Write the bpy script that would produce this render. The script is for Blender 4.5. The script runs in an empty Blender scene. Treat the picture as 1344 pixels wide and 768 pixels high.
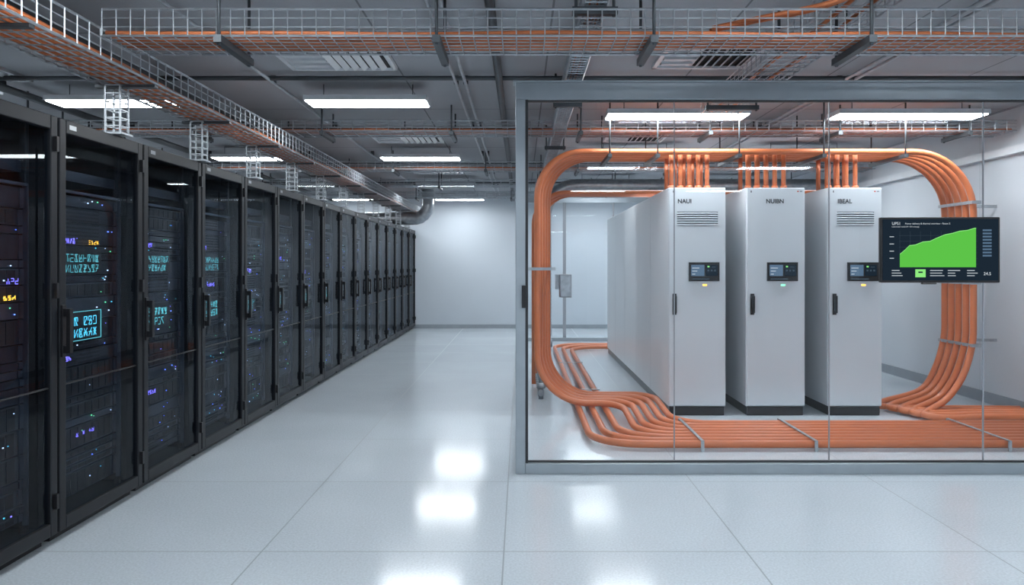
import bpy, math, random
from mathutils import Vector, Matrix
random.seed(7)
scene = bpy.context.scene
COL = scene.collection

# ---------------------------------------------------------------- materials
def _new(name):
    m = bpy.data.materials.new(name); m.use_nodes = True
    nt = m.node_tree
    for n in list(nt.nodes): nt.nodes.remove(n)
    out = nt.nodes.new('ShaderNodeOutputMaterial')
    return m, nt, out

def pmat(name, col, rough=0.5, metal=0.0, var=0.06, scale=6.0, rvar=0.05, coat=0.0, spec=0.5):
    m, nt, out = _new(name)
    b = nt.nodes.new('ShaderNodeBsdfPrincipled')
    tc = nt.nodes.new('ShaderNodeTexCoord')
    no = nt.nodes.new('ShaderNodeTexNoise'); no.inputs['Scale'].default_value = scale
    no.inputs['Detail'].default_value = 4
    nt.links.new(tc.outputs['Object'], no.inputs['Vector'])
    r = nt.nodes.new('ShaderNodeMapRange')
    r.inputs['From Min'].default_value = 0.3; r.inputs['From Max'].default_value = 0.7
    r.inputs['To Min'].default_value = 1 - var; r.inputs['To Max'].default_value = 1 + var
    nt.links.new(no.outputs['Fac'], r.inputs['Value'])
    mx = nt.nodes.new('ShaderNodeVectorMath'); mx.operation = 'SCALE'
    mx.inputs[0].default_value = col[:3]
    nt.links.new(r.outputs[0], mx.inputs['Scale'])
    nt.links.new(mx.outputs[0], b.inputs['Base Color'])
    rr = nt.nodes.new('ShaderNodeMapRange')
    rr.inputs['To Min'].default_value = max(0.01, rough - rvar); rr.inputs['To Max'].default_value = rough + rvar
    nt.links.new(no.outputs['Fac'], rr.inputs['Value'])
    nt.links.new(rr.outputs[0], b.inputs['Roughness'])
    b.inputs['Metallic'].default_value = metal
    b.inputs['Coat Weight'].default_value = coat
    b.inputs['Specular IOR Level'].default_value = spec
    nt.links.new(b.outputs[0], out.inputs[0])
    return m

def emat(name, col, s):
    m, nt, out = _new(name)
    e = nt.nodes.new('ShaderNodeEmission'); e.inputs[0].default_value = (*col, 1); e.inputs[1].default_value = s
    nt.links.new(e.outputs[0], out.inputs[0]); return m

def glassmat(name, tint, base, amp, rough=0.0, power=5):
    m, nt, out = _new(name)
    tr = nt.nodes.new('ShaderNodeBsdfTransparent'); tr.inputs[0].default_value = (*tint, 1)
    gl = nt.nodes.new('ShaderNodeBsdfGlossy'); gl.inputs['Roughness'].default_value = rough
    gl.inputs[0].default_value = (0.92, 0.96, 1, 1)
    lw = nt.nodes.new('ShaderNodeLayerWeight'); lw.inputs[0].default_value = 0.5
    p = nt.nodes.new('ShaderNodeMath'); p.operation = 'POWER'; p.inputs[1].default_value = power
    ma = nt.nodes.new('ShaderNodeMath'); ma.operation = 'MULTIPLY_ADD'; ma.inputs[1].default_value = amp; ma.inputs[2].default_value = base
    mix = nt.nodes.new('ShaderNodeMixShader')
    nt.links.new(lw.outputs['Facing'], p.inputs[0]); nt.links.new(p.outputs[0], ma.inputs[0])
    nt.links.new(ma.outputs[0], mix.inputs[0]); nt.links.new(tr.outputs[0], mix.inputs[1]); nt.links.new(gl.outputs[0], mix.inputs[2])
    nt.links.new(mix.outputs[0], out.inputs[0]); return m

def gridmat(name, base, seam, sx, sy, x0, y0, wx, rough, rough_var, speck, axes=(0, 1), spec=0.5, large=0.12):
    m, nt, out = _new(name)
    L = nt.links
    b = nt.nodes.new('ShaderNodeBsdfPrincipled')
    g = nt.nodes.new('ShaderNodeNewGeometry'); s = nt.nodes.new('ShaderNodeSeparateXYZ')
    L.new(g.outputs['Position'], s.inputs[0])
    def math_(op, a, bb=None, c=None):
        n = nt.nodes.new('ShaderNodeMath'); n.operation = op
        for k, v in enumerate((a, bb, c)):
            if v is None: continue
            if isinstance(v, (int, float)): n.inputs[k].default_value = v
            else: L.new(v, n.inputs[k])
        return n.outputs[0]
    def seamf(ax, o, sp):
        v = math_('SUBTRACT', s.outputs[ax], o); v = math_('DIVIDE', v, sp); v = math_('ADD', v, 0.5); v = math_('FRACT', v)
        v = math_('SUBTRACT', v, 0.5); v = math_('ABSOLUTE', v)
        return math_('LESS_THAN', v, wx / sp / 2)
    sm = math_('MAXIMUM', seamf(axes[0], x0, sx), seamf(axes[1], y0, sy))
    def fl(ax, o, sp):
        v = math_('SUBTRACT', s.outputs[ax], o); v = math_('DIVIDE', v, sp); return math_('FLOOR', v)
    cb = nt.nodes.new('ShaderNodeCombineXYZ'); L.new(fl(axes[0], x0, sx), cb.inputs[0]); L.new(fl(axes[1], y0, sy), cb.inputs[1])
    wn = nt.nodes.new('ShaderNodeTexWhiteNoise'); L.new(cb.outputs[0], wn.inputs[0])
    n1 = nt.nodes.new('ShaderNodeTexNoise'); n1.inputs['Scale'].default_value = 85; n1.inputs['Detail'].default_value = 3
    L.new(g.outputs['Position'], n1.inputs['Vector'])
    n2 = nt.nodes.new('ShaderNodeTexNoise'); n2.inputs['Scale'].default_value = 1.3; n2.inputs['Detail'].default_value = 5
    L.new(g.outputs['Position'], n2.inputs['Vector'])
    v = math_('MULTIPLY_ADD', wn.outputs[0], 0.04, 0.96)
    a = math_('MULTIPLY_ADD', n1.outputs['Fac'], speck, 1 - speck / 2); v = math_('MULTIPLY', v, a)
    a = math_('MULTIPLY_ADD', n2.outputs['Fac'], large, 1 - large / 2); v = math_('MULTIPLY', v, a)
    sc = nt.nodes.new('ShaderNodeVectorMath'); sc.operation = 'SCALE'; sc.inputs[0].default_value = base
    L.new(v, sc.inputs['Scale'])
    mix = nt.nodes.new('ShaderNodeMix'); mix.data_type = 'RGBA'
    L.new(sm, mix.inputs['Factor']); L.new(sc.outputs[0], mix.inputs['A']); mix.inputs['B'].default_value = (*seam, 1)
    L.new(mix.outputs['Result'], b.inputs['Base Color'])
    rr = math_('MULTIPLY_ADD', n2.outputs['Fac'], rough_var, rough - rough_var / 2)
    rr = math_('MULTIPLY_ADD', sm, 0.3, rr)
    L.new(rr, b.inputs['Roughness'])
    b.inputs['Specular IOR Level'].default_value = spec
    L.new(b.outputs[0], out.inputs[0]); return m

M = {}
M['floor'] = gridmat('floor_tiles', (0.575, 0.635, 0.68), (0.26, 0.29, 0.31), 1.265, 1.19, -0.09, 3.70, 0.008, 0.135, 0.04, 0.5, spec=0.42)
M['ceil'] = gridmat('ceiling_tiles', (0.37, 0.385, 0.41), (0.18, 0.19, 0.20), 1.2, 1.2, 0.2, 0.1, 0.014, 0.8, 0.1, 0.1)
M['wall'] = gridmat('wall_paint', (0.55, 0.60, 0.65), (0.4, 0.43, 0.46), 50, 50, 21.3, 23, 0.006, 0.55, 0.1, 0.03, axes=(0, 2), large=.06)
M['wallr'] = gridmat('wall_panels', (0.60, 0.64, 0.68), (0.42, 0.44, 0.47), 2.4, 50, 0.6, 23, 0.008, 0.5, 0.1, 0.03, axes=(1, 2), large=.06)
M['base'] = pmat('baseboard_grey', (0.28, 0.31, 0.34), 0.5)
M['black'] = pmat('rack_black', (0.009, 0.010, 0.013), 0.35, 0.1, spec=.4)
M['blackm'] = pmat('rack_frame', (0.009, 0.0105, 0.0135), 0.40, 0.0, spec=.35)
M['srv'] = pmat('server_face', (0.026, 0.031, 0.041), 0.4, 0.4, var=0.3)
M['srv2'] = pmat('server_face_light', (0.052, 0.063, 0.082), 0.38, 0.5, var=0.3)
M['hole'] = pmat('vent_dark', (0.008, 0.009, 0.011), 0.8)
M['rglass'] = glassmat('rack_door_glass', (0.62, 0.69, 0.78), 0.028, 0.45)
M['glass'] = glassmat('clear_glass', (0.95, 0.97, 0.98), 0.028, 0.9)
M['alu'] = pmat('brushed_aluminium', (0.36, 0.405, 0.44), 0.38, 0.5)
M['dark'] = pmat('dark_gasket', (0.03, 0.033, 0.037), 0.5)
M['galv'] = pmat('galvanised_wire', (0.40, 0.43, 0.46), 0.4, 0.6, var=0.15, scale=20)
M['galvd'] = pmat('steel_strut', (0.09, 0.10, 0.11), 0.5, 0.6, var=0.15)
M['orange'] = pmat('orange_pvc', (0.60, 0.170, 0.065), 0.36, 0.0, var=0.05, scale=9)
M['orangec'] = pmat('orange_cable', (0.55, 0.16, 0.055), 0.5, 0.0, var=0.15, scale=9)
M['cab'] = pmat('cabinet_paint', (0.66, 0.70, 0.735), 0.30, 0.0, var=0.01, scale=1.0, rvar=0.01)
M['cabgrey'] = pmat('cabinet_grey', (0.28, 0.30, 0.33), 0.4)
M['slot'] = pmat('vent_slot', (0.05, 0.055, 0.065), 0.5)
M['blackp'] = pmat('black_plastic', (0.012, 0.012, 0.014), 0.3)
M['lamp'] = emat('lamp_diffuser', (0.90, 0.955, 1.0), 36)
M['lamph'] = pmat('lamp_housing', (0.6, 0.62, 0.64), 0.4)
M['duct'] = pmat('duct_foil', (0.34, 0.36, 0.38), 0.35, 0.8, var=0.15, scale=15)
M['white'] = pmat('white_metal', (0.62, 0.65, 0.68), 0.4)
M['blue'] = emat('led_blue', (0.12, 0.22, 1.0), 5)
M['cyan'] = emat('led_cyan', (0.10, 0.62, 0.85), 2.2)
M['green'] = emat('led_green', (0.15, 0.8, 0.35), 3)
M['teal'] = emat('display_teal', (0.12, 0.52, 0.55), 2.0)
M['amber'] = emat('led_amber', (1.0, 0.5, 0.05), 3.5)
M['violet'] = emat('led_violet', (0.22, 0.18, 1.0), 3)
M['wled'] = emat('led_white', (0.6, 0.75, 1.0), 3)
M['screen'] = emat('screen_dark', (0.012, 0.022, 0.035), 1)
M['sgreen'] = emat('screen_green', (0.10, 0.50, 0.06), 1.1)
M['slgreen'] = emat('screen_light_green', (0.25, 0.75, 0.2), 1.1)
M['sline'] = emat('screen_grid', (0.06, 0.09, 0.12), 1)
M['stext'] = emat('screen_text', (0.65, 0.72, 0.78), 1)
M['sblue'] = emat('screen_blue', (0.10, 0.17, 0.26), 1)
M['ink'] = pmat('label_ink', (0.02, 0.025, 0.035), 0.6)
M['red'] = pmat('label_red', (0.6, 0.06, 0.03), 0.6)

# ---------------------------------------------------------------- mesh builder
class MB:
    def __init__(s): s.v = []; s.f = []; s.m = []; s.sm = []; s.mats = []
    def mi(s, k):
        if k not in s.mats: s.mats.append(k)
        return s.mats.index(k)
    def face(s, pts, mat, smooth=False):
        n = len(s.v); s.v += [tuple(p) for p in pts]; s.f.append(tuple(range(n, n + len(pts)))); s.m.append(s.mi(mat)); s.sm.append(smooth)
    def box(s, x0, x1, y0, y1, z0, z1, mat):
        if x0 > x1: x0, x1 = x1, x0
        if y0 > y1: y0, y1 = y1, y0
        if z0 > z1: z0, z1 = z1, z0
        n = len(s.v)
        s.v += [(x0,y0,z0),(x1,y0,z0),(x1,y1,z0),(x0,y1,z0),(x0,y0,z1),(x1,y0,z1),(x1,y1,z1),(x0,y1,z1)]
        k = s.mi(mat)
        for f in ((0,3,2,1),(4,5,6,7),(0,1,5,4),(1,2,6,5),(2,3,7,6),(3,0,4,7)):
            s.f.append(tuple(n + i for i in f)); s.m.append(k); s.sm.append(False)
    def tube(s, pts, r, mat, n=8, caps=True, rib=0.0):
        pts = [Vector(p) for p in pts]
        k = s.mi(mat); base = len(s.v)
        t = (pts[1] - pts[0]).normalized()
        up = Vector((0, 0, 1)) if abs(t.z) < 0.9 else Vector((1, 0, 0))
        u = t.cross(up).normalized()
        for i, p in enumerate(pts):
            if i == 0: tt = pts[1] - pts[0]
            elif i == len(pts) - 1: tt = pts[-1] - pts[-2]
            else: tt = pts[i + 1] - pts[i - 1]
            tt.normalize(); u = (u - tt * u.dot(tt)).normalized(); w = tt.cross(u)
            rr = r * (1 + (rib if i % 2 else 0))
            for j in range(n):
                a = 2 * math.pi * j / n
                s.v.append(tuple(p + (u * math.cos(a) + w * math.sin(a)) * rr))
        for i in range(len(pts) - 1):
            for j in range(n):
                a = base + i * n + j; b = base + i * n + (j + 1) % n
                s.f.append((a, b, b + n, a + n)); s.m.append(k); s.sm.append(n > 4)
        if caps:
            s.f.append(tuple(base + j for j in range(n))[::-1]); s.m.append(k); s.sm.append(False)
            e = base + (len(pts) - 1) * n
            s.f.append(tuple(e + j for j in range(n))); s.m.append(k); s.sm.append(False)
    def bar(s, p, q, r, mat, n=4): s.tube([p, q], r, mat, n)
    def obj(s, name, parent=None, bevel=0.0, loc=None):
        me = bpy.data.meshes.new(name); me.from_pydata(s.v, [], s.f)
        for k in s.mats: me.materials.append(M[k])
        me.polygons.foreach_set('material_index', s.m)
        me.polygons.foreach_set('use_smooth', s.sm)
        me.update()
        o = bpy.data.objects.new(name, me); COL.objects.link(o)
        if loc: o.location = loc
        if parent: o.parent = parent
        if bevel > 0:
            b = o.modifiers.new('bevel', 'BEVEL'); b.width = bevel; b.segments = 2; b.limit_method = 'ANGLE'
        return o

def empty(name, loc=(0, 0, 0), rot=0):
    e = bpy.data.objects.new(name, None); e.location = loc; e.rotation_euler = (0, 0, rot); e.empty_display_size = 0.1
    COL.objects.link(e); return e

def fillet(pts, rad, seg=10):
    P = [Vector(p) for p in pts]
    if isinstance(rad, (int, float)): rad = [rad] * (len(P) - 2)
    out = [P[0]]
    for i in range(1, len(P) - 1):
        a = P[i - 1] - P[i]; b = P[i + 1] - P[i]; r = min(rad[i - 1], a.length * 0.98, b.length * 0.98)
        a.normalize(); b.normalize(); k = 1 - 0.5523
        p0 = P[i] + a * r; p1 = P[i] + a * r * k; p2 = P[i] + b * r * k; p3 = P[i] + b * r
        for j in range(seg + 1):
            t = j / seg
            q = p0 * (1-t)**3 + p1 * 3*t*(1-t)**2 + p2 * 3*t*t*(1-t) + p3 * t**3
            if (q - out[-1]).length > 1e-4: out.append(q)
    if (P[-1] - out[-1]).length > 1e-4: out.append(P[-1])
    return out

def catmull(pts, seg=6):
    P = [Vector(p) for p in pts]; P = [P[0] * 2 - P[1]] + P + [P[-1] * 2 - P[-2]]
    out = []
    for i in range(1, len(P) - 2):
        for j in range(seg):
            t = j / seg; a, b, c, d = P[i-1], P[i], P[i+1], P[i+2]
            out.append(0.5 * ((2*b) + (c-a)*t + (2*a-5*b+4*c-d)*t*t + (3*b-a-3*c+d)*t**3))
    out.append(P[-2]); return out

def text(body, size, loc, mat, parent, name, rot=(math.pi/2, 0, 0), align='LEFT', bold=0):
    c = bpy.data.curves.new(name, 'FONT'); c.body = body; c.size = size; c.align_x = align; c.offset = bold
    c.materials.append(M[mat]); o = bpy.data.objects.new(name, c); o.location = loc; o.rotation_euler = rot
    COL.objects.link(o); o.parent = parent; return o

# ---------------------------------------------------------------- room
XL, XR, YB, YF, ZC = -7.0, 5.05, 16.6, -4.0, 3.1
def slab(name, *a):
    mb = MB(); mb.box(*a); return mb.obj(name)
slab('floor', XL-.2, XR+.2, YF-.2, YB+.2, -0.1, 0, 'floor')
slab('ceiling', XL-.2, XR+.2, YF-.2, YB+.2, ZC, ZC+.1, 'ceil')
slab('wall_back', XL-.2, XR+.2, YB, YB+.15, 0, ZC, 'wall')
slab('wall_front', XL-.2, XR+.2, YF-.15, YF, 0, ZC, 'wall')
slab('wall_left', XL-.15, XL, YF, YB, 0, ZC, 'wallr')
slab('wall_right', XR, XR+.15, YF, YB, 0, ZC, 'wallr')
slab('baseboard_back', XL, XR, YB-.015, YB, 0, 0.09, 'base')
slab('baseboard_right', XR-.015, XR, YF, YB, 0, 0.12, 'base')
slab('baseboard_left', XL, XL+.015, YF, YB, 0, 0.1, 'base')
slab('trim_1', XR-.08, XR, 5.2, YB, 2.62, 2.70, 'white')

# ---------------------------------------------------------------- ceiling lights
def light(cx, cy, w, z=2.93, d=0.26):
    mb = MB()
    mb.box(cx-w/2-.015, cx+w/2+.015, cy-d/2-.015, cy+d/2+.015, z, z+.045, 'lamph')
    mb.box(cx-w/2, cx+w/2, cy-d/2, cy+d/2, z-.008, z+.001, 'lamp')
    for sx in (-w*.38, w*.38):
        mb.bar((cx+sx, cy, z+.04), (cx+sx, cy, ZC), .004, 'galvd')
    mb.obj('ceiling_light')
for y in (-3.6, -.3, 3.0, 6.3, 9.6, 12.9, 15.7):
    for x in (-3.62, -1.36): light(x, y, 1.04)
    if y < 4: light(1.5, y, 1.04); light(3.75, y, 1.04)
for y in (6.85, 9.35, 12.6, 15.4):
    light(1.5, y, 1.33 if y < 7 else 1.1); light(3.73, y, 1.4 if y < 7 else 1.15)
for y in (0, 4.5, 9, 13.5): light(-5.8, y, 1.04)

# ---------------------------------------------------------------- ceiling vents
def vent(x0, x1, y0, y1):
    mb = MB(); z = ZC
    mb.box(x0, x1, y0, y1, z-.012, z-.001, 'white')
    f = .05; xa = x0+(x1-x0)*.42
    mb.box(xa, x1-f, y0+f, y1-f, z-.018, z-.011, 'hole')
    n = 6
    for i in range(n):
        x = xa + (x1-f-xa) * (i+.5)/n
        for dz in (0, .004):
            mb.face([(x-.03, y0+f, z-.045+dz), (x+.01, y0+f, z-.018+dz), (x+.01, y1-f, z-.018+dz), (x-.03, y1-f, z-.045+dz)], 'white')
    n = 5
    for i in range(n):
        y = y0+f+.04 + (y1-y0-2*f) * i/n
        mb.box(x0+f, xa-.02, y, y+.035, z-.03, z-.01, 'white')
        mb.box(x0+f, xa-.02, y+.045, y+.075, z-.016, z-.011, 'cabgrey')
    mb.box(x0, x0+.03, y0, y1, z-.03, z-.01, 'white'); mb.box(x1-.03, x1, y0, y1, z-.03, z-.01, 'white')
    mb.box(x0, x1, y0, y0+.03, z-.03, z-.01, 'white'); mb.box(x0, x1, y1-.03, y1, z-.03, z-.01, 'white')
    mb.obj('ceiling_vent')
for y in (4.95, 8.4, 11.5):
    vent(-1.85, -1.0, y, y+.8); vent(1.05, 1.8, y, y+.75)
vent(-4.9, -4.2, 5.4, 6.1); vent(3.3, 4.0, 8.1, 8.8)

# ---------------------------------------------------------------- wire cable trays
def tray(axis, a0, a1, c0, c1, z0, z1, cables=0, step=.1, hang=1.3, r=.0033, cr=.012, h0=None, bot=6):
    mb = MB()
    P = (lambda a, c, z: (a, c, z)) if axis == 'X' else (lambda a, c, z: (c, a, z))
    zs = [z0 + (z1-z0)*k/3 for k in (1, 2, 3)]
    for c in (c0, c1):
        for z in zs: mb.bar(P(a0, c, z), P(a1, c, z), r*(2.0 if z == zs[-1] else 1), 'galv')
    for i in range(bot+1):
        c = c0 + (c1-c0)*i/bot; mb.bar(P(a0, c, z0), P(a1, c, z0), r*(2 if i in (0, bot) else 1), 'galv')
    n = int((a1-a0)/step)
    for i in range(n+1):
        a = a0 + i*step
        mb.bar(P(a, c0, z0-r), P(a, c1, z0-r), r, 'galv')
        mb.bar(P(a, c0-r, z0), P(a, c0-r, z1), r, 'galv'); mb.bar(P(a, c1+r, z0), P(a, c1+r, z1), r, 'galv')
    a = (a0 + .35) if h0 is None else h0
    while hang and a < a1:
        lo, hi = c0-.06, c1+.06
        if axis == 'X': mb.box(a-.02, a+.02, lo, hi, z0-.05, z0-.012, 'galvd')
        else: mb.box(lo, hi, a-.02, a+.02, z0-.05, z0-.012, 'galvd')
        for c in (lo+.02, hi-.02):
            mb.bar(P(a, c, z0-.06), P(a, c, ZC), .009, 'galvd', 6)
        a += hang
    for i in range(cables):
        c = c0 + (c1-c0)*(i+.7)/(cables+.4)
        pts = []; nn = int((a1-a0)/.4)
        for j in range(nn+1):
            aa = a0 + (a1-a0)*j/nn
            pts.append(P(aa, c + random.uniform(-.012, .012), z0 + cr + .004 + random.uniform(0, .012)))
        mb.tube(catmull(pts, 3), cr, 'orangec', 6)
    return mb.obj('cable_tray')

tray('Y', 1.2, 16.3, -2.62, -2.26, 2.62, 2.77, cables=6, hang=0, r=.004, cr=.014)
tray('X', -2.2, 5.0, 3.72, 4.05, 2.70, 2.84, cables=6, hang=1.13, h0=-1.57, step=.075)
tray('Y', -1.0, 6.55, 1.66, 2.0, 2.89, 2.99, cables=2, hang=1.7)
tray('Y', -1.0, 15.2, .33, .45, 2.87, 2.95, cables=2, hang=2.2, step=.06, r=.0055)
tray('X', -6.5, 5.0, 7.15, 7.5, 2.85, 2.95, cables=3, hang=1.3, h0=-5.9, step=.12)
tray('X', -6.5, 5.0, 10.0, 10.35, 2.85, 2.95, cables=2, hang=1.3, h0=-5.7, step=.12, bot=4)
tray('X', -6.5, 5.0, 12.1, 12.4, 2.85, 2.95, hang=1.5, h0=-5.9, step=.15, bot=4, r=.004)
tray('X', -6.5, 5.0, 14.2, 14.5, 2.85, 2.95, hang=1.9, h0=-5.9, step=.2, bot=3, r=.005)
tray('Y', 3.0, 15.2, -4.9, -4.6, 2.70, 2.80, cables=2, hang=1.6)

# lattice supports between racks and tray
y = 3.28
while y < 16:
    mb = MB(); x0, x1, y0, y1 = -2.555, -2.465, y-.045, y+.045
    for a in (x0, x1):
        for b in (y0, y1): mb.box(a-.005, a+.005, b-.005, b+.005, 2.312, 2.60, 'galv')
    z = 2.35
    while z < 2.6:
        mb.box(x0, x1, y0-.004, y0+.004, z, z+.007, 'galv'); mb.box(x0, x1, y1-.004, y1+.004, z, z+.007, 'galv')
        mb.box(x0-.004, x0+.004, y0, y1, z, z+.007, 'galv'); mb.box(x1-.004, x1+.004, y0, y1, z, z+.007, 'galv')
        z += .05
    mb.box(x0-.02, x1+.02, y0-.02, y1+.02, 2.3, 2.312, 'galv')
    mb.box(x0-.08, x1+.2, y-.02, y+.02, 2.594, 2.612, 'galvd')
    mb.obj('tray_support_post'); y += 1.12

mb = MB()
for x, z, r, mt in ((-.55, 3.03, .014, 'galv'), (-.47, 3.03, .014, 'galv'), (-3.0, 3.02, .03, 'galvd'), (-2.1, 3.04, .014, 'galv'), (-.18, 3.0, .03, 'galvd'), (2.7, 3.04, .014, 'galv'), (2.78, 3.04, .014, 'galv'), (-4.4, 3.0, .035, 'galvd')):
    mb.tube([(x, -3, z), (x, 16.5, z)], r, mt, 8)
    yy = 0
    while yy < 16: mb.box(x-.02, x+.02, yy, yy+.03, z, ZC, 'galvd'); yy += 2
for yy, z in ((5.9, 3.05), (8.2, 3.06), (11.2, 3.05), (13.4, 3.05)):
    mb.tube([(-6.9, yy, z), (5.0, yy, z)], .02, 'galvd', 6)
for yy in (7.9, 10.7, 13.1):
    mb.box(-6.9, 5.0, yy, yy+.04, 2.99, 3.03, 'galvd')
    x = -6.5
    while x < 5: mb.bar((x, yy+.02, 2.97), (x, yy+.02, ZC), .008, 'galvd', 6); x += 1.3
mb.obj('ceiling_conduit_lines')
mb = MB()
for dx in (0, .05):
    mb.tube(catmull([(1.05, 3.9+dx, 2.80), (1.3, 3.85+dx, 2.84), (1.62, 3.7+dx, 2.87), (1.95, 3.4, 2.93+dx*.3), (2.2, 3.1, 3.0), (2.3, 2.8, 3.1)]), .013, 'orangec', 6)
mb.obj('orange_drop_cable')

# ---------------------------------------------------------------- server racks
W = 0.853; H = 2.3; DP = 1.1
SEG = [((0,1),(1,1)), ((1,1),(1,.5)), ((1,.5),(1,0)), ((0,0),(1,0)), ((0,0),(0,.5)), ((0,.5),(0,1)), ((0,.5),(1,.5)), ((.5,0),(.5,1)), ((0,0),(1,1)), ((0,1),(1,0))]
def glyphs(mb, x, y0, z0, cw, ch, n, rows, mat, t=.004):
    for rr in range(rows):
        for i in range(n):
            if random.random() < .08: continue
            for (a, b), (c, d) in random.sample(SEG, random.randint(3, 6)):
                p = Vector((x, y0 + (i + a*.65)*cw, z0 + (rr + b*.7)*ch)); q = Vector((x, y0 + (i + c*.65)*cw, z0 + (rr + d*.7)*ch))
                dv = (q-p).normalized(); nn = Vector((0, -dv.z, dv.y)) * t/2
                mb.face([p-nn, q-nn, q+nn, p+nn], mat)
def rack(idx, y0):
    e = empty('server_rack', (-2.48, y0, 0))
    m = MB()
    for a in (.006, W-.036):
        m.box(-.09, -.042, a, a+.03, .05, H-.03, 'blackm'); m.box(-DP, -DP+.05, a, a+.03, .05, H-.03, 'blackm')
    m.box(-DP+.02, -.08, .006, .02, .07, H-.04, 'black'); m.box(-DP+.02, -.08, W-.02, W-.006, .07, H-.04, 'black')
    m.box(-DP, -.042, .006, W-.006, H-.035, H, 'blackm'); m.box(-DP, -.042, .006, W-.006, .05, .09, 'blackm')
    m.box(-DP, -DP+.015, .02, W-.02, .08, H-.03, 'black')
    m.box(-DP+.05, -.07, .03, W-.03, 0, .055, 'black')
    for a in (.07, W-.10):
        m.box(-.14, -.11, a, a+.03, .09, H-.04, 'blackm')
    m.obj('frame', e, .003)
    d = MB(); X0, X1 = -.04, 0
    st = .055
    d.box(X0, X1, .008, .008+st, .06, H-.01, 'blackm'); d.box(X0, X1, W-.008-st, W-.008, .06, H-.01, 'blackm')
    d.box(X0, X1, .008+st, W-.008-st, H-.085, H-.01, 'blackm'); d.box(X0, X1, .008+st, W-.008-st, .06, .13, 'blackm')
    d.box(X0+.01, X1-.012, .06, W-.06, .84, .85, 'black')
    d.obj('door_frame', e, .005)
    g = MB(); g.face([(-.018, .06, .12), (-.018, W-.06, .12), (-.018, W-.06, H-.08), (-.018, .06, H-.08)], 'rglass'); g.obj('door_glass', e)
    h = MB(); h.box(0, .012, .014, .046, 1.0, 1.28, 'blackp'); h.box(.012, .04, .018, .042, 1.02, 1.06, 'blackp'); h.box(.012, .04, .018, .042, 1.22, 1.26, 'blackp'); h.box(.03, .05, .016, .044, 1.02, 1.26, 'blackp')
    h.box(0, .02, W-.045, W-.025, 1.32, 1.4, 'blackp'); h.box(0, .02, W-.045, W-.025, .2, .28, 'blackp'); h.box(0, .02, W-.045, W-.025, 2.1, 2.18, 'blackp')
    h.box(.0005, .002, .09, .15, H-.06, H-.035, 'stext' if idx < 3 else 'cabgrey')
    h.obj('handle', e, .003)
    s = MB(); l = MB(); z = .16; top = 1.90
    ya, yb = .11, W-.11
    s.box(-.12, -.092, ya-.012, ya, .14, top+.02, 'srv2'); s.box(-.12, -.092, yb, yb+.012, .14, top+.02, 'srv2'); s.box(-.12, -.092, ya-.012, yb+.012, top+.008, top+.022, 'srv2')
    while z < top:
        u = random.choice([.044, .044, .088, .088, .132]); u = min(u, top-z)
        if u < .03: break
        fx = -.12 + random.uniform(-.006, .004); mt = random.choice(['srv', 'srv', 'srv2'])
        s.box(-.85, fx, ya, yb, z+.003, z+u-.003, mt)
        s.box(fx, fx+.008, ya, ya+.03, z+.004, z+u-.004, 'srv2'); s.box(fx, fx+.008, yb-.03, yb, z+.004, z+u-.004, 'srv2')
        kind = random.random()
        if kind < .5:
            n = 8
            for i in range(n):
                a = ya+.05+(yb-ya-.1)*i/n
                s.box(fx, fx+.003, a, a+(yb-ya-.1)/n-.008, z+.01, z+u-.01, 'hole')
        elif kind < .8:
            for q in range(max(1, int(u/.022))):
                s.box(fx, fx+.003, ya+.05, yb-.18, z+.008+q*.022, z+.018+q*.022, 'hole')
        dens = .9 if idx < 2 else .7
        nl = random.randint(0, 4) if kind < .8 else random.randint(2, 7)
        for _ in range(int(nl*dens+.5)):
            a = random.uniform(ya+.04, yb-.03) if kind < .8 else yb-.05-random.random()*.3
            zz = z+u*random.choice([.3, .5, .7]); r = random.choice([.0018, .0025, .003])
            mt2 = random.choice(['blue', 'wled', 'cyan', 'green', 'violet', 'blue', 'wled', 'wled'] + (['amber', 'green'] if idx < 2 else []))
            l.box(fx+.003, fx+.006, a-r*1.4, a+r*1.4, zz-r, zz+r, mt2)
        z += u
    s.box(-.85, -.125, ya, yb, top+.08, top+.14, 'srv')
    s.obj('server_units', e)
    X = -.095
    s2 = MB()
    def panel(y, z, w, h): s2.box(X-.02, X-.003, y, y+w, z, z+h, 'blackp')
    if idx in (2, 3, 4):
        panel(.13, 1.05, .42, .18); panel(.15, 1.44, .40, .15)
        if idx == 2:
            for (a, b, c, dd) in ((.135, 1.055, .545, 1.058), (.135, 1.222, .545, 1.225), (.135, 1.055, .138, 1.225), (.542, 1.055, .545, 1.225)):
                l.box(X-.002, X, a, c, b, dd, 'teal')
        glyphs(l, X, .15, 1.075, .045, .068, 8, 2, 'cyan' if idx == 2 else 'teal', .005)
        glyphs(l, X, .17, 1.455, .04, .06, 9, 2, 'teal', .003)
        glyphs(l, X, .14, 1.62, .026, .04, 6, 1, 'violet')
        if idx == 2: glyphs(l, X, .42, 1.62, .026, .03, 4, 1, 'amber', .003); glyphs(l, X, .13, .95, .026, .035, 5, 1, 'violet'); glyphs(l, X, .3, .5, .03, .03, 6, 1, 'violet', .003)
        if idx == 3: glyphs(l, X, .2, .60, .03, .035, 5, 1, 'violet')
        if idx == 4: glyphs(l, X, .3, 1.32, .03, .035, 5, 1, 'violet')
    elif idx == 1:
        glyphs(l, X, .60, 1.40, .03, .04, 3, 1, 'violet'); glyphs(l, X, .58, 1.32, .03, .03, 3, 1, 'amber'); glyphs(l, X, .4, 1.0, .03, .03, 5, 3, 'teal', .002)
    elif idx > 4:
        glyphs(l, X, .2, 1.45+random.uniform(-.1,.1), .035, .045, 6, 1, random.choice(['violet', 'teal']), .004)
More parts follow.
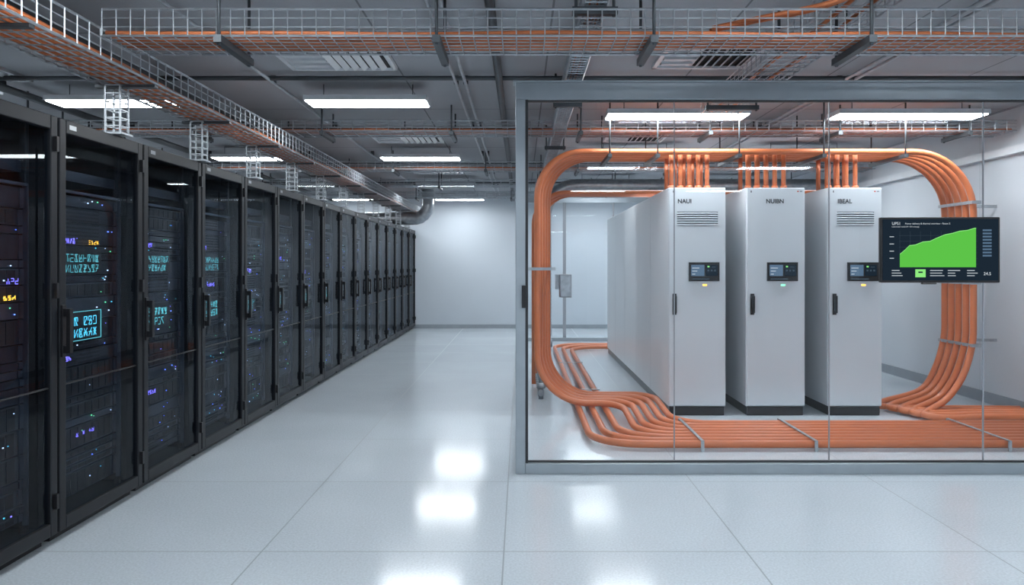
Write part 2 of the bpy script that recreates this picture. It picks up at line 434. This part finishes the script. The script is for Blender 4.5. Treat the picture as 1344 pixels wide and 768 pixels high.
        if idx < 9: panel(.15, 1.06, .38, .12); glyphs(l, X, .17, 1.075, .04, .05, 8, 2, 'teal', .004)
    if s2.v: s2.obj('status_panel', e)
    l.obj('status_leds', e)
y = 2.947 - 2*W; i = -1
while y + W < YB + .02:
    rack(i, y); y += W; i += 1

# ---------------------------------------------------------------- glass enclosure
e = empty('glass_enclosure', (0, 0, 0))
YG = 5.11; YK = 13.8; ZT = 2.80
f = MB()
f.box(-.04, XR, YG-.05, YG+.05, 2.68, ZT, 'alu'); f.box(-.04, .03, YG-.05, YG+.05, 0, 2.68, 'alu')
f.box(.03, XR, YG-.05, YG+.05, 0, .075, 'alu')
f.box(-.04, .03, YG+.05, YK, 2.70, ZT, 'alu'); f.box(-.04, .03, YG+.05, YK, 0, .06, 'alu')
f.box(-.04, XR, YK, YK+.08, 2.70, ZT, 'alu'); f.box(-.04, XR, YK, YK+.08, 0, .07, 'alu')
f.box(-.06, XR, YG-.065, YG+.06, ZT, ZT+.012, 'alu')
f.obj('frame', e, .004)
f = MB()
f.box(.03, .05, YG-.03, YG+.03, .075, 2.68, 'dark')
for x in (1.104, 2.22, 3.33, 4.44): f.box(x-.0035, x+.0035, YG-.006, YG+.006, .075, 2.68, 'cabgrey')
f.box(.03, XR, YG-.015, YG+.015, .075, .085, 'dark'); f.box(.03, XR, YG-.015, YG+.015, 2.67, 2.68, 'dark')
for yy in (7.3, 9.5, 11.7): f.box(-.012, .002, yy-.01, yy+.01, .06, 2.70, 'dark')
for x in (.83, .86, 1.8, 3.2, 4.3): f.box(x-.015, x+.015, YK+.02, YK+.06, .07, 2.70, 'cabgrey')
f.obj('mullions', e)
g = MB()
xs = [.05, 1.1, 1.108, 2.216, 2.224, 3.326, 3.334, 4.436, 4.444, XR]
for a in range(0, 10, 2): g.face([(xs[a], YG, .08), (xs[a+1], YG, .08), (xs[a+1], YG, 2.68), (xs[a], YG, 2.68)], 'glass')
g.face([(-.005, YG+.05, .06), (-.005, YK, .06), (-.005, YK, 2.70), (-.005, YG+.05, 2.70)], 'glass')
g.face([(.03, YK+.04, .07), (XR, YK+.04, .07), (XR, YK+.04, 2.70), (.03, YK+.04, 2.70)], 'glass')
g.obj('glass_panes', e)
h = MB(); h.box(.005, .035, YG-.085, YG-.065, 1.19, 1.35, 'blackp'); h.box(.01, .03, YG-.07, YG-.045, 1.2, 1.23, 'blackp'); h.box(.01, .03, YG-.07, YG-.045, 1.31, 1.34, 'blackp')
h.obj('door_handle', e, .003)

# ---------------------------------------------------------------- power cabinets
def cabinet(x0, x1, label, vents):
    e = empty('power_cabinet', (x0, 7.01, 0)); w = x1-x0; Hc = 2.26
    b = MB()
    n = 5; L = 5.0/n
    for i in range(n):
        b.box(0, w, (.022 if i == 0 else i*L+.002), (i+1)*L-.002, .09, Hc, 'cab')
    b.obj('body', e, .004)
    b = MB(); b.box(.012, w-.012, .03, 4.98, .0, .088, 'blackp'); b.box(.02, w-.02, .01, .04, .02, .085, 'blackp'); b.obj('plinth', e)
    b = MB(); b.box(.004, w-.004, 0, .02, .10, Hc-.004, 'cab'); b.obj('door', e, .006)
    d = MB()
    if vents:
        for k in range(6):
            z = 1.5+(347-278)/132.7 - k*.022
            d.box(.08, w-.08, -.0015, .004, z-.012, z, 'slot')
            d.face([(.08, -.006, z-.014), (w-.08, -.006, z-.014), (w-.08, -.0015, z-.010), (.08, -.0015, z-.010)], 'cab')
    a = w*.345
    d.box(a, a+.3, -.022, 0, 1.335, 1.52, 'blackp')
    d.box(a+.02, a+.15, -.024, -.021, 1.385, 1.495, 'sblue'); d.box(a+.165, a+.28, -.024, -.021, 1.385, 1.495, 'screen')
    for k in range(3): d.box(a+.03, a+.06+.02*k, -.0255, -.023, 1.40+.03*k, 1.406+.03*k, 'stext')
    for k in range(3): d.box(a+.18+.033*k, a+.197+.033*k, -.0255, -.023, 1.43, 1.447, 'sline')
    d.box(a+.18, a+.20, -.0255, -.023, 1.47, 1.485, 'slgreen'); d.box(a+.22, a+.26, -.0255, -.023, 1.47, 1.476, 'sline')
    d.box(a+.03, a+.2, -.0255, -.0215, 1.35, 1.36, 'sline')
    d.box(a+.14, a+.18, -.003, 0, 1.288, 1.302, {'A': 'amber', 'B': 'green', 'C': 'amber'}[label[1]])
    d.obj('control_panel', e)
    h = MB(); h.box(.035, .075, -.008, 0, 1.0, 1.21, 'blackp'); h.box(.042, .068, -.035, -.008, 1.02, 1.05, 'blackp'); h.box(.042, .068, -.035, -.008, 1.16, 1.19, 'blackp'); h.box(.04, .07, -.045, -.03, 1.02, 1.19, 'blackp')
    h.obj('handle', e, .004)
    t = MB()
    t.box(w-.08, w-.065, -.001, 0, 2.215, 2.228, 'red'); t.box(w-.055, w-.03, -.001, 0, 2.215, 2.228, 'cabgrey'); t.box(.04, .05, -.001, 0, 2.21, 2.23, 'ink')
    t.obj('label_marks', e)
    text(label[0], .058, (.085 if vents else .19, -.002, 2.105), 'ink', e, 'nameplate', bold=.0015)
    return e
cabinet(1.462, 2.027, ('NAUI', 'A'), True)
cabinet(2.231, 2.811, ('NUIBN', 'B'), False)
cabinet(3.044, 3.572, ('IBEAL', 'C'), True)

# ---------------------------------------------------------------- orange pipework
R = .031
m = MB()
for i in range(5):
    D = 7.05+.12*i; xl = .16+.03*i; XA = 1.0+.10*i; F = 6.03+.105*i; zt = 2.62
    a = fillet([(4.98, F, .05), (XA, F, .05), (XA, D, .118), (xl, D, .118), (xl, D, zt), (4.5, D, zt), (4.5, D, 1.0)], [.3, .25, .5, .45, .6], 12)
    b = catmull([(4.5, D, 1.0), (4.49, D, .72), (4.40, D, .40), (4.22, D-.03, .17), (4.0-.05*i, D-.1, .065), (3.88-.05*i, D-.25, .05), (4.05-.04*i, D-.37, .05), (4.45, 6.74+.10*i, .05), (5.0, 6.71+.10*i, .05)], 6)
    m.tube(a + b[1:], R, 'orange', 12)
for i in range(3):
    X = .58+.135*i; F = 5.715+.105*i; B = 12.8-.2*i
    m.tube(fillet([(5.0, F, .05), (X, F, .05), (X, B, .05), (4.6, B, .05), (4.6, B, .3)], [.40, .5, .2], 12), R, 'orange', 12)
for i in range(3):
    D = 8.9+.13*i; xl = .16+.05*i
    m.tube(fillet([(xl, D, 0), (xl, D, 2.40), (4.3, D, 2.40), (4.3, D, 0)], [.4, .3], 12), R*.95, 'orange', 12)
for x0, n in ((1.51, 5), (2.28, 5), (3.09, 4)):
    for k in range(n):
        x = x0+.09*k
        m.tube([(x, 7.13, 2.262), (x, 7.13, 2.62)], .022, 'orange', 10)
        m.tube([(x, 7.13, 2.262), (x, 7.13, 2.29)], .032, 'orange', 10)
        m.tube([(x, 7.37, 2.262), (x, 7.37, 2.62)], .022, 'orange', 10)
m.obj('orange_pipe_loop')
c = MB()
def strap(x0, x1, y0, y1, z0, z1): c.box(x0, x1, y0, y1, z0, z1, 'galv')
strap(.10, .34, 6.99, 7.005, 1.44, 1.47); strap(.325, .34, 7.0, 7.58, 1.44, 1.47); strap(.0, .1, 6.99, 7.005, 1.44, 1.47)
for z in (2.1, 1.3, .68):
    strap(4.46, 4.545, 6.998, 7.01, z, z+.03); strap(4.455, 4.467, 7.0, 7.57, z, z+.03); strap(4.535, 4.547, 7.0, 7.57, z, z+.03); strap(4.545, XR, 7.52, 7.54, z, z+.03)
for x in (1.44, 2.35, 3.9):
    strap(x, x+.025, 5.67, 6.50, .083, .089); strap(x, x+.025, 5.665, 5.675, 0, .089); strap(x, x+.025, 6.495, 6.505, 0, .089)
for x in (.85, 1.32, 2.12, 2.95, 3.75):
    c.box(x, x+.04, 6.93, 7.65, 2.55, 2.583, 'galvd')
    for yy in (6.95, 7.63): c.bar((x+.02, yy, 2.55), (x+.02, yy, ZC), .008, 'galvd', 6)
for yy in (8.0, 10.2): strap(.54, .89, yy, yy+.03, .083, .089)
c.obj('pipe_clamps')

m = MB()
for k in range(5):
    y = 7.9+.16*k
    m.tube([(.22, y, 0), (.22, y, .78)], .028, 'duct', 10)
    for z in (.15, .4, .62):
        m.tube([(.22, y, z-.03), (.22, y, z+.03)], .05, 'galv', 10); m.tube([(.22, y, z), (.33, y, z)], .018, 'galv', 8); m.tube([(.325, y, z), (.345, y, z)], .045, 'cabgrey', 10)
for z in (.08, .3, .52, .75): m.tube([(.22, 7.8, z), (.22, 8.65, z)], .035, 'duct', 10)
m.obj('valve_manifold')
m = MB(); m.box(.385, .5, 7.02, 7.2, 1.17, 1.40, 'cabgrey'); m.box(.395, .49, 7.012, 7.02, 1.18, 1.39, 'galv'); m.box(.342, .385, 7.1, 7.14, 1.25, 1.4, 'galv')
m.obj('junction_box', bevel=.003)

m = MB()
def dense(p, st):
    out = [Vector(p[0])]
    for a, b in zip(p[:-1], p[1:]):
        a = Vector(a); b = Vector(b); n = max(1, int((b-a).length/st))
        for k in range(1, n+1): out.append(a.lerp(b, k/n))
    return out
m.tube(dense(fillet([(-2.0, 15.2, ZC), (-2.0, 15.2, 2.48), (-4.4, 15.2, 2.48)], .3), .03), .13, 'duct', 16, rib=.06)
m.obj('ventilation_duct')
m = MB()
m.tube(dense(fillet([(.38, 11.2, 0), (.38, 11.2, 2.75), (5.04, 11.2, 2.75)], [.5]), .03), .095, 'duct', 16, rib=.06)
m.obj('ventilation_duct')

# ---------------------------------------------------------------- monitor on glass
e = empty('status_monitor', (2.915, 4.93, 1.60), -.05)
m = MB(); w, h = .405, .228
m.box(-w, w, 0, .035, -h, h, 'blackp'); m.box(-.15, .15, .035, .06, -.1, .1, 'blackp'); m.box(-.05, .05, .06, .17, -.05, .05, 'dark'); m.box(-.12, -.02, 0, .03, -h-.012, -h, 'blackp'); m.obj('housing', e, .008)
m = MB(); Y = -.002
def q(x0, x1, z0, z1, mat, y=Y): m.face([(x0, y, z0), (x1, y, z0), (x1, y, z1), (x0, y, z1)], mat)
q(-w+.014, w-.014, -h+.016, h-.014, 'screen')
for k in range(8): q(-.275+.07*k, -.274+.07*k, -.10, .13, 'sline', Y-.001)
for k in range(6): q(-.28, .25, -.10+.04*k, -.099+.04*k, 'sline', Y-.001)
prof = [(-.275, -.03), (-.24, .0), (-.21, .03), (-.17, .035), (-.12, .055), (-.07, .06), (-.03, .08), (.03, .105), (.08, .115), (.13, .13), (.18, .135), (.23, .15), (.24, .15)]
m.face([(-.275, Y-.002, -.12)] + [(.24, Y-.002, -.12)] + [(a, Y-.002, b) for a, b in reversed(prof)], 'sgreen')
for (a, b), (c2, d2) in zip(prof[:-1], prof[1:]):
    m.face([(a, Y-.003, b-.002), (c2, Y-.003, d2-.002), (c2, Y-.003, d2+.003), (a, Y-.003, b+.003)], 'slgreen')
q(-.17, -.10, -.19, -.135, 'slgreen', Y-.002); q(-.15, -.12, -.16, -.15, 'screen', Y-.003)
for bx in (-.33, -.07, .05, .18):
    for k in range(3): q(bx, bx+random.uniform(.05, .10), -.145-.018*k, -.141-.018*k, 'stext', Y-.002)
for k in range(9): q(.285, .345, .13-.022*k, .142-.022*k, 'sblue', Y-.002)
for k in range(4): q(-.345, -.315, .09-.05*k, .094-.05*k, 'stext', Y-.002)
m.obj('screen', e)
text('UPS1', .028, (-.33, Y-.003, .175), 'stext', e, 'screen_title')
text('Power delivery & thermal overview - Room 2', .0165, (-.24, Y-.003, .178), 'stext', e, 'screen_heading')
text('Load trend / total kW / 24 h average', .0125, (-.33, Y-.003, .158), 'stext', e, 'screen_caption')
text('24.5', .03, (.29, Y-.003, -.175), 'stext', e, 'screen_reading')

# ---------------------------------------------------------------- camera / world
cam = bpy.data.cameras.new('camera'); co = bpy.data.objects.new('camera', cam); COL.objects.link(co)
co.location = (0, 0, 1.5); co.rotation_euler = (math.pi/2, 0, 0)
cam.sensor_width = 36; cam.lens = 930/1344*36; cam.shift_x = -12/1344; cam.shift_y = -37/1344
cam.clip_start = .05
scene.camera = co
wd = bpy.data.worlds.new('world'); scene.world = wd; wd.use_nodes = True
wd.node_tree.nodes['Background'].inputs[0].default_value = (.5, .6, .7, 1); wd.node_tree.nodes['Background'].inputs[1].default_value = .3
scene.view_settings.view_transform = 'Standard'
